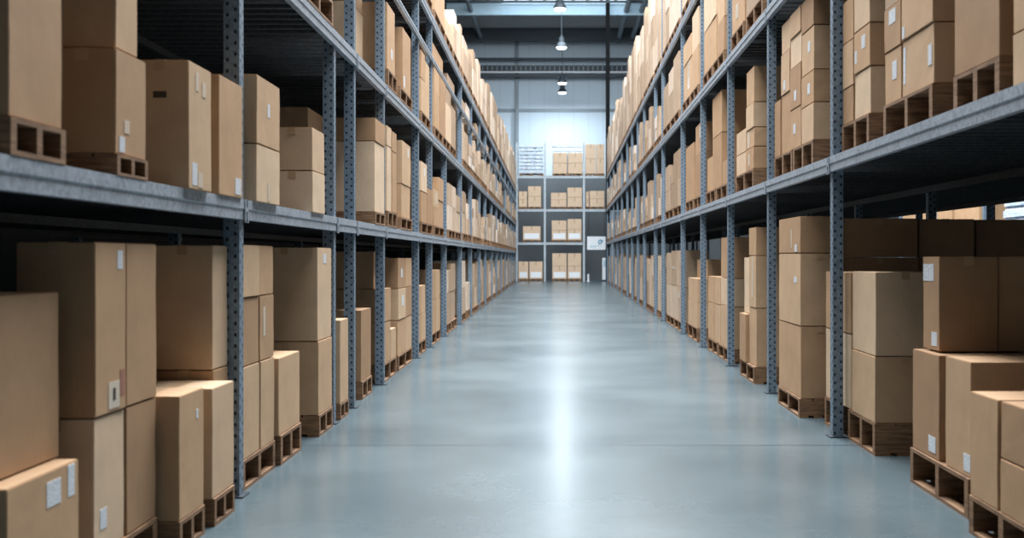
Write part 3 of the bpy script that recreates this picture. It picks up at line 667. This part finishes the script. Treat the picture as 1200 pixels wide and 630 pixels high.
# hand-written labels of the large near cartons: side, level, start along the aisle, index in its own column
CUSTOM = {
 ('left',0,3.85,0): 'carton with two white labels in the bottom left corner of the photo',
 ('left',0,3.75,0): 'large plain carton resting on the one in the bottom left corner',
 ('left',0,4.61,1): 'tall carton with white label and handling mark, behind the left foreground stack',
 ('left',0,4.61,0): 'carton under the one with the handling mark, left foreground floor stack',
 ('left',0,4.966,1): 'narrow plain carton right of the one with the handling mark, upper',
 ('left',0,4.966,0): 'narrow plain lower carton right of the left foreground stack, on a pallet edge',
 ('left',0,5.38,0): 'low carton with a tiny label, nearer of the two low cartons at left',
 ('left',0,5.91,0): 'low plain carton standing just before the nearest left upright',
 ('left',0,6.33,1): 'large dark carton in shade above the low pair, touching the nearest left upright',
 ('left',0,6.33,0): 'carton mostly hidden behind the low pair, under the large dark shaded carton',
 ('left',0,7.65,0): 'low tan carton on its own pallet between the nearest two left floor stacks',
 ('left',0,8.87,1): 'upper of two big cartons beside the second left upright, label near its top',
 ('left',0,8.87,0): 'lower of two big cartons on a pallet beside the second left upright',
 ('left',0,9.79,0): 'slim low carton on a pallet between the second and third left uprights',
 ('left',0,11.2,0): 'slim carton on a pallet between the third and fourth left uprights',
 ('left',1,3.76,0): 'leftmost carton on the left first shelf, standing on a pallet',
 ('left',1,4.69,0): 'carton with label and clear tape patch on small pallet, left first shelf',
 ('left',1,4.712,0): 'upper carton cut by the top edge, second stack on the left first shelf',
 ('left',1,5.54,0): 'tall carton with a dark hand hole standing directly on the left first shelf',
 ('left',1,6.1,0): 'slim tall carton before the nearest left upright, left first shelf',
 ('left',1,6.85,1): 'upper of the pair just behind the nearest left upright, left first shelf',
 ('left',1,6.85,0): 'lower of the pair just behind the nearest left upright, left first shelf',
 ('left',1,8.53,1): 'upper of the short pair before the second left upright, first shelf',
 ('left',1,8.53,0): 'lower of the short pair before the second left upright, first shelf',
 ('right',0,4.95,0): 'small lower carton cut by the right edge, foreground floor pallet',
 ('right',0,4.95,1): 'flat upper carton cut by the right edge, foreground floor pallet',
 ('right',0,5.42,0): 'plain carton at lower right corner, left part of the foreground floor pallet',
 ('right',0,6.09,0): 'wide carton with a label at its lower corner under the shaded box, right',
 ('right',0,6.60,0): 'tall carton with a low white label, second pallet at right, left side',
 ('right',0,6.76,0): 'big carton with two white labels on top of the right foreground stack',
 ('right',0,6.78,0): 'shaded carton right of the one with two labels, on the foreground stack',
 ('right',0,8.03,1): 'upper of the pair just before the nearest right upright, floor level',
 ('right',0,8.03,0): 'lower of the pair just before the nearest right upright, on a pallet',
 ('right',0,9.93,2): 'flat top carton with small label, stack behind the nearest right upright',
 ('right',0,9.93,1): 'middle carton with a small label, stack behind the nearest right upright',
 ('right',0,9.93,0): 'bottom plain carton on a pallet, stack behind the nearest right upright',
 ('right',1,4.95,0): 'lower carton standing directly on the beam, cut by the right edge',
 ('right',1,4.95,1): 'upper carton with a label at the right edge, right first shelf',
 ('right',1,5.54,0): 'huge plain carton on a pallet nearest the right edge, first shelf',
}
def custom(c):
    for (sn, lv, y, i), t in CUSTOM.items():
        if sn == c.S.name and lv == c.st.lv and i == c.i and abs(c.st.Y0-y) < .013: return t
def proj(S, A, Y, z):
    X, Yw, _ = wpos(S, A, Y); return 655+F*X/Yw, 301-F*(z-CAMZ)/Yw
def vis(c):
    xa, ya = proj(c.S, c.A, c.Y0, c.z0); xb, yb = proj(c.S, c.A, c.Y1, c.z1); xc, yc = proj(c.S, c.A+c.depth, c.Y0, c.z1)
    cl = lambda v, h: max(0, min(h, v))
    w = abs(cl(xa, 1200)-cl(xb, 1200)) + .4*abs(cl(xc, 1200)-cl(xa, 1200))
    yt = proj(c.S, c.A, (c.Y0+c.Y1)/2, c.z1)[1]; ybm = proj(c.S, c.A, (c.Y0+c.Y1)/2, c.z0)[1]
    h = abs(cl(yt, 630)-cl(ybm, 630))
    return w*h*(.3 if c.row else 1)
for c in CART: c.v = vis(c)
# the end-wall rack cartons are counted too, so keep the individual ones below 300 altogether
order = sorted([c for c in CART if c.v > 1], key=lambda c: -c.v)
MAXC = 268
IND = order[:MAXC]; IDS = set(map(id, IND)); REST = [c for c in CART if id(c) not in IDS]

def carton_mesh(w, d, h, s, bev):
    """x: 0..s*d into the rack, y: -w/2..w/2, z: 0..h; slightly crushed edges and a bulging wall"""
    bm = NB(); xa, xb = sorted((0, s*d)); box(bm, xa, xb, -w/2, w/2, 0, h)
    if bev:
        bmesh.ops.subdivide_edges(bm, edges=bm.edges[:], cuts=2, use_grid_fill=True)
        r = random.Random(int(w*1e4+h*1e3)); cx = (xa+xb)/2
        for v in bm.verts:
            fx = 1 - abs(v.co.x-cx)/(abs(d)/2); fy = 1-abs(v.co.y)/(w/2); fz = 1-abs(v.co.z-h/2)/(h/2)
            if fy > .2 and fz > .2 and fx < .01: v.co.x += (1 if v.co.x > cx else -1)*r.uniform(0, .001)
            if fx > .2 and fz > .2 and fy < .01: v.co.y += (1 if v.co.y > 0 else -1)*r.uniform(-.001, .001)
            if fx < .01 and fy < .01: v.co.x += r.uniform(-.0015, .0015); v.co.y += r.uniform(-.0015, .0015)
        es = [e for e in bm.edges if len(e.link_faces) == 2 and e.calc_face_angle(0) > 1.0]
        bmesh.ops.bevel(bm, geom=es, offset=.004, segments=2, affect='EDGES')
    return bm
def quadlabel(S, face, w, d, h, u, v, lw, lh):
    """thin printed sheet stuck on a face"""
    s = S.s; bm = NB(); uvl = bm.loops.layers.uv.new('UVMap')
    zc = v*h; t = .002
    lh = min(lh, h*.9); z0 = max(.01, zc-lh/2); z1 = min(h-.01, z0+lh)
    if face == 'a':
        lw = min(lw, w*.92); yc = -w/2+u*w; y0 = max(-w/2+.008, yc-lw/2); y1 = min(w/2-.008, y0+lw)
        pts = [(-s*t, y0, z0), (-s*t, y1, z0), (-s*t, y1, z1), (-s*t, y0, z1)]; nrm = Vector((-s, 0, 0))
    else:
        lw = min(lw, d*.9); xc = s*u*d
        pts = [(xc-lw/2, -w/2-t, z0), (xc+lw/2, -w/2-t, z0), (xc+lw/2, -w/2-t, z1), (xc-lw/2, -w/2-t, z1)]; nrm = Vector((0, -1, 0))
    a = [bm.verts.new(p) for p in pts]; b = [bm.verts.new(Vector(p)-nrm*.004) for p in pts]
    f = bm.faces.new(a)
    for lp, uv in zip(f.loops, ((0,0),(1,0),(1,1),(0,1))): lp[uvl].uv = uv
    bm.faces.new(b[::-1])
    for i in range(4): j = (i+1) % 4; bm.faces.new((a[i], b[i], b[j], a[j]))
    return bm
SIZEW = lambda w, h: 'tall' if h > 1.35*w else ('flat' if h < .55*w else 'square')
for c in IND:
    S = c.S; w = c.Y1-c.Y0; h = c.z1-c.z0; d = c.depth; near = c.Y0 < 17
    o = obj('cardboard_box', carton_mesh(w, d, h, S.s, near), M_CARD if c.Y0 < 20 else M_CARD_HAZED)
    o.location = wpos(S, c.A, (c.Y0+c.Y1)/2, c.z0)
    o.rotation_euler = (0, 0, rotz(S) + (random.uniform(-.004, .004) if near else 0))
    lab = ' labelled' if any(k[5] == 'l' for k in c.lab) and c.Y0 < 14 else ''
    tr = tier(c)
    tag(o, custom(c) or '%s%s carton, %s' % (tr, lab, where(c.st)), 'box', 'cartons on the %s rack, %s' % (S.name, S.lvn[c.st.lv]))
    if near:
        # packing tape along the top joint, folded down both ends
        bm = NB(); xc = S.s*d/2; tw = .03
        box(bm, xc-tw, xc+tw, -w/2-.0035, w/2+.0035, h-.001, h+.0015)
        dn = min(.055, h*.2)
        box(bm, xc-tw, xc+tw, -w/2-.0035, -w/2+.002, h-dn, h-.001); box(bm, xc-tw, xc+tw, w/2-.002, w/2+.0035, h-dn, h-.001)
        if c.z0 < 3.2: obj('packing_tape', bm, M_TAPE, o)
        else: bm.free()
    for f, u, v, lw, lh, kd in c.lab:
        if not near and kd != 'f' and c.Y0 > 24: continue
        nm, m = {'l': ('shipping_label', M_LABEL), 'f': ('clear_tape', M_FILM), 'w': ('shipping_label', M_WHITE), 'p': ('handling_mark', M_FILM), 'r': ('handling_mark', M_RED), 'k': ('hand_hole', M_PRINT)}[kd]
        lo = obj(nm, quadlabel(S, f, w, d, h, u, v, lw, lh), m, o)
        if kd == 'p':
            bm = quadlabel(S, f, w, d, h, u, v+.005, .028, .055)
            for vv in bm.verts: vv.co.x -= S.s*.0015
            obj('printed_symbol', bm, M_PRINT, lo)
# the rest of the cartons, too small and too many to count
bm = NB()
for c in REST:
    S = c.S; w = c.Y1-c.Y0; h = c.z1-c.z0
    X, Y, _ = wpos(S, c.A, (c.Y0+c.Y1)/2); xa, xb = sorted((0, S.s*c.depth))
    n0 = len(bm.verts); fs = box(bm, xa, xb, -w/2, w/2, 0, h)
    m = Matrix.Translation((X, Y, c.z0)) @ Matrix.Rotation(rotz(S), 4, 'Z')
    vsx = {v for f in fs for v in f.verts}
    for v in vsx: v.co = m @ v.co
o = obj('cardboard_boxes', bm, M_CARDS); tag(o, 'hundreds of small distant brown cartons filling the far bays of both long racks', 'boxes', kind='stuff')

# ------------------------------------------------------------------ pallets
def pallet_parts(w, d, h, s):
    """w along the aisle (y), d into the rack (x). Three stringers run into the rack; deck above and below"""
    out = []
    tb = min(.022, h*.14); xa, xb = sorted((0, s*d))
    def board(z0, z1, gap):
        bm = NB(); n = max(3, int(d/.13)); bw = d/n
        for k in range(n):
            a = s*k*bw; b = s*((k+1)*bw-gap); a, b = sorted((a, b)); box(bm, a, b, -w/2, w/2, z0, z1)
        return bm
    sw = min(.06, w*.1)
    out.append(('top_deck', board(h-tb, h, .012)))
    out.append(('bottom_deck', board(0, tb, .05)))
    for k in (-1, 0, 1):
        yc = k*(w/2-sw/2); bm = NB(); box(bm, xa, xb, yc-sw/2, yc+sw/2, tb, h-tb); out.append(('stringer', bm))
    return out
for p in PAL:
    c = Rec(); c.S = p.S; c.A = p.A; c.Y0 = p.Y0; c.Y1 = p.Y1; c.z0 = p.z0; c.z1 = p.z1; c.depth = p.depth; c.row = 0; p.v = vis(c)
# label from what stands on it
def over(p):
    sts = []
    for c in CART:
        st = c.st
        if st.S is p.S and st.lv == p.lv and st.row == 0 and st.Y0 < p.Y1-.05 and st.Y1 > p.Y0+.05 and abs(st.zb-p.z1) < .05 and st not in sts: sts.append(st)
    sts.sort(key=lambda s: s.Y0); return sts
PAL.sort(key=lambda p: -p.v)
restp = NB(); nrest = 0; USED = set()
npal = 0
for p in PAL:
    S = p.S; w = p.Y1-p.Y0; h = p.z1-p.z0; s = S.s; X, Y, Z = wpos(S, p.A-.004, (p.Y0+p.Y1)/2, p.z0)
    if npal < 150 and p.v > 12:
        npal += 1
        st = over(p)
        if p.v > 120 or p.Y0 < 16:
            o = empty('wooden_pallet', (X, Y, Z), rotz(S))
            for nm, bm in pallet_parts(w, p.depth, h, s): obj(nm, bm, M_WOOD, o)
        else:
            bmj = NB()
            for nm, bm in pallet_parts(w, p.depth, h, s):
                me = bpy.data.meshes.new('t'); bm.to_mesh(me); bm.free(); bmj.from_mesh(me); bpy.data.meshes.remove(me)
            o = obj('wooden_pallet', bmj, M_WOOD); o.location = (X, Y, Z); o.rotation_euler = (0,0,rotz(S))
        if st: 
            q = st[0]; loc = 'before the first upright' if q.bay == 0 else 'past the %s upright' % ORD[q.bay-1]
            ix = sorted({z_.idx for z_ in st}); which = ORD[ix[0]] if len(ix) == 1 else ORD[ix[0]]+' and '+ORD[ix[-1]]
            lb = 'wooden pallet under the %s stack %s, %s rack, %s' % (which, loc, S.name, S.lvn[p.lv])
        else: lb = 'wooden pallet on the %s rack, %s' % (S.name, S.lvn[p.lv])
        if lb in USED: lb = lb.replace('wooden pallet under the first and second stack', 'farther pallet under further stacks')
        USED.add(lb)
        tag(o, lb, 'pallet', 'pallets on the %s rack, %s' % (S.name, S.lvn[p.lv]))
    else:
        nrest += 1
        m = Matrix.Translation((X, Y, Z)) @ Matrix.Rotation(rotz(S), 4, 'Z')
        for nm, bm in pallet_parts(w, p.depth, h, s):
            if nm != 'stringer':
                bm.free(); bm = NB(); tb = min(.022, h*.14); xa, xb = sorted((0, s*p.depth))
                box(bm, xa, xb, -w/2, w/2, *((h-tb, h) if nm == 'top_deck' else (0, tb)))
            bm.transform(m); me = bpy.data.meshes.new('t'); bm.to_mesh(me); bm.free(); restp.from_mesh(me); bpy.data.meshes.remove(me)
o = obj('wooden_pallets', restp, M_WOOD); tag(o, 'small distant wooden pallets under the stacks of the far bays', 'pallets', kind='stuff')

# ------------------------------------------------------------------ rack across the end of the aisle
def ex(x): return (x-655)*66/F
def ez(y): return 1.5+(301-y)*66/F
EY = 66.0
t = empty('end_rack', (0, EY, 0)); tag(t, 'grey shelving rack standing across the far end of the aisle', 'rack')
EXS = [-5.0, ex(605.5), ex(638.5), ex(684.3), 3.3, 6.0]
for x in EXS:
    for dy, nm in ((0, 'upright'), (1.1, 'rear_upright')):
        if nm == 'upright': obj(nm, one(x-.06, x+.06, dy-.05, dy+.05, 0, 8.6), M_LIGHTST, t)
        else: obj(nm, one(x-.05, x+.05, dy-.05, dy+.05, 0, 8.6), M_LIGHTST, t)
EL = [6.52, 4.46, 2.4]
for z in EL:
    for i in range(len(EXS)-1):
        if z == 2.4 and i >= 3: continue
        x0, x1 = EXS[i]+.06, EXS[i+1]-.06
        bm = NB(); box(bm, x0, x1, -.05, 0, z-.14, z); box(bm, x0, x1, -.06, -.05, z-.03, z); box(bm, x0, x1, -.06, -.05, z-.14, z-.11)
        obj('shelf_beam', bm, M_LIGHTST, t)
        bm = NB(); k = 0
        y = .002
        while y < 1.1: box(bm, x0-.05, x1+.05, y, y+.16, z-.05, z-.002); y += .18
        obj('shelf_deck', bm, M_DECK, t)
def endbox(cx0, cx1, cy0, cy1, zb, label, lab=False, two=False, dy=.02, dep=.9, seams=None):
    x0, x1 = ex(595+cx0*.302), ex(595+cx1*.302); z1 = ez(150+cy0*.302); z0 = zb
    n = 2 if two else 1
    for k in range(n):
        a = z0+(z1-z0)*k/n; b = z0+(z1-z0)*(k+1)/n-.01
        bm = NB(); box(bm, x0, x1, 0, dep, 0, b-a)
        bmesh.ops.bevel(bm, geom=bm.edges[:], offset=.012, segments=1, affect='EDGES')
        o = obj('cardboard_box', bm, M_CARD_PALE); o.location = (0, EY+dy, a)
        l = label if n == 1 else (('lower ' if k == 0 else 'upper ')+label)
        tag(o, l, 'box', 'cartons on the end rack')
        # carton seam tape
        bm = NB(); xc = (x0+x1)/2; box(bm, xc-.03, xc+.03, -.003, .004, (b-a)-.25 if b-a > .3 else 0, b-a); obj('packing_tape', bm, M_TAPE, o)
        if lab and k == 0:
            bm = NB(); box(bm, x0+.08, x1-.08, -.006, .0, .08, .42); obj('shipping_label', bm, M_WHITE, o)
def endpal(cx0, cx1, zb, label, dp=.9):
    x0, x1 = ex(595+cx0*.302), ex(595+cx1*.302)
    o = empty('wooden_pallet', ((x0+x1)/2, EY+.02, zb+.001)); w = x1-x0
    bm = NB(); box(bm, -w/2, w/2, 0, dp, .12, .148); obj('top_deck', bm, M_WOOD, o)
    bm = NB(); box(bm, -w/2, w/2, 0, dp, 0, .025); obj('bottom_deck', bm, M_WOOD, o)
    for k in (-1, 0, 1):
        bm = NB(); q = k*(w/2-.08); box(bm, q-.08, q+.08, 0, dp, .025, .12); obj('stringer', bm, M_WOOD, o)
    tag(o, label, 'pallet', 'pallets on the end rack')
PZ = .15
def row(lst, zb, shelf, lab=False):
    for i, (a, b, y, two, nm) in enumerate(lst):
        endpal(a, b, zb, 'wooden pallet under %s, end rack %s' % (nm, shelf), .6 if shelf == 'top shelf' else .9)
        endbox(a+1, b-1, y, 0, zb+PZ, 'carton, %s, end rack %s' % (nm, shelf), lab=lab, two=two, dep=.6 if shelf == 'top shelf' else .9)
row([(42, 76, 245, True, 'far left stack'), (78, 130, 225, True, 'tall stack left of the centre post'), (167, 229, 250, True, 'stack right of the centre post'), (231, 289, 230, True, 'tall stack beside the right post'), (303, 316, 245, True, 'narrow stack past the right post'), (317, 376, 243, True, 'rightmost stack')], 4.46, 'second shelf down')
row([(58, 128, 380, False, 'lone left stack'), (170, 229, 358, True, 'left of the middle pair'), (231, 287, 352, True, 'right of the middle pair')], 2.4, 'lowest shelf', True)
row([(40, 81, 517, False, 'leftmost stack'), (83, 136, 517, False, 'second stack from the left'), (172, 230, 485, True, 'left of the tall pair'), (232, 286, 485, True, 'right of the tall pair')], 0, 'floor', True)
row([(174, 231, 95, True, 'left of the middle pair'), (233, 291, 95, True, 'right of the middle pair'), (301, 342, 62, True, 'left of the right pair'), (343, 376, 62, True, 'rightmost stack')], 6.52, 'top shelf')
def wrapped(x0, x1, y, zb, h, d, layers, label, group=None):
    bm = NB(); r = random.Random(int(x0*100))
    n = layers; lh = h/n
    for k in range(n):
        for j in range(3):
            w = (x1-x0)/3; a = x0+w*j+r.uniform(-.02, .02); b = a+w-.02
            fs = box(bm, a-x0, b-x0, r.uniform(0, .03), d, lh*k+.01, lh*(k+1)-.01)
    bmesh.ops.bevel(bm, geom=bm.edges[:], offset=.04, segments=2, affect='EDGES')
    o = obj('wrapped_load', bm, M_WRAP); o.location = (x0, y, zb); tag(o, label, 'wrapped load', group); return o
endpal(45, 138, 6.52, 'wooden pallet under the white wrapped load, end rack top shelf')
wrapped(ex(595+46*.302), ex(595+137*.302), EY+.03, 6.67, ez(150+63*.302)-6.67, .9, 8, 'white wrapped load on the left of the end rack top shelf')
wrapped(ex(595+172*.302), ex(595+290*.302), EY+.66, 6.523, ez(150+56*.302)-6.52+.02, .4, 8, 'white wrapped load behind the middle cartons of the end rack top shelf')
# notice board hung in the doorway bay
t = empty('notice_board', (ex(699), EY-.12, ez(277))); tag(t, 'white notice board with a blue emblem hanging in the right bay of the end rack', 'sign')
w = (ex(709.5)-ex(687.5))/2; h = ez(277)-ez(292.5)
obj('panel', one(-w, w, 0, .03, -h, 0), M_WHITE, t)
M_BLUE = plain('blue_print', srgb(90, 150, 180), .5); M_TEAL = plain('pale_print', srgb(170, 200, 215), .5)
bm = NB()
for p, q in (((.12, -.3), (.26, -.18)), ((.26, -.18), (.34, -.36)), ((.34, -.36), (.16, -.48)), ((.16, -.48), (.12, -.3)), ((.24, -.3), (.42, -.26))):
    bar(bm, (p[0], -.004, p[1]), (q[0], -.004, q[1]), .045)
obj('emblem', bm, M_BLUE, t)
bm = NB(); box(bm, -.42, -.05, -.006, 0, -.68, -.64); box(bm, -.42, .3, -.006, 0, -.6, -.57); obj('printed_lines', bm, M_TEAL, t)
bm = NB(); bar(bm, (-w+.1, .015, 0), (-w+.1, .015, 4.32-ez(277)), .015); bar(bm, (w-.1, .015, 0), (w-.1, .015, 4.32-ez(277)), .015); obj('hanger', bm, M_DARKST, t)
# small white cabinet and bollard at the foot of the right bay
x0 = ex(595+366*.302)
t = empty('white_cabinet', (x0, 65.4, 0)); tag(t, 'narrow white cabinet standing beside the black column at the aisle end', 'cabinet')
bm = one(0, .32, 0, .5, .1, 1.45); bmesh.ops.bevel(bm, geom=bm.edges[:], offset=.02, segments=2, affect='EDGES'); obj('body', bm, M_WHITE, t)
obj('plinth', one(.02, .3, .03, .47, 0, .1), M_DARKST, t); obj('panel', one(.05, .27, -.012, .0, .9, 1.3), M_BLUEST, t)
bm = NB(); cyl(bm, 0, 0, 0, .02, .12); cyl(bm, 0, 0, .02, .42, .06); cyl(bm, 0, 0, .42, .46, .06, .03)
o = obj('bollard', bm, M_WHITE); o.location = (ex(689), 65.2, 0); tag(o, 'short white bollard at the right foot of the end rack', 'bollard')

# ------------------------------------------------------------------ rack beyond the right rack, glimpsed through the gap
SX = 9.6
t = empty('side_rack', (SX, 0, 0)); tag(t, 'rack in the next aisle glimpsed through the gap above the dark cartons at right', 'rack')
for y in (15.0, 19.2, 24.1, 27.3, 30.0):
    obj('upright', one(0, .1, y-.05, y+.05, 0, 5.2), M_POST, t)
for z in (2.3, 4.2):
    obj('shelf_beam', one(-.04, 0, 15, 30, z-.13, z), M_BEAM, t)
    obj('shelf_deck', one(0, 1.5, 15, 30, z-.05, z-.002), M_DECK, t)
for i, (y0, y1, zt, lb) in enumerate(((24.4, 25.9, 3.4, 'nearest'), (26.1, 27.1, 3.2, 'second'), (27.5, 29.8, 3.3, 'furthest'))):
    bm = one(0, .8, y0, y1, 0, zt-2.302); bmesh.ops.bevel(bm, geom=bm.edges[:], offset=.01, segments=1, affect='EDGES')
    o = obj('cardboard_box', bm, M_CARD); o.location = (SX+.02, 0, 2.302); tag(o, '%s carton of the row seen through the gap at right' % lb, 'box', 'cartons seen through the gap')
o = wrapped(SX+.03, SX+.9, 19.5, 2.302, 1.2, 3.6, 5, 'pale blue wrapped load seen through the gap at the right edge')

print('cartons', len(CART), 'individual', len(IND), 'pallets', len(PAL), 'ind', npal, 'min area', IND[-1].v)
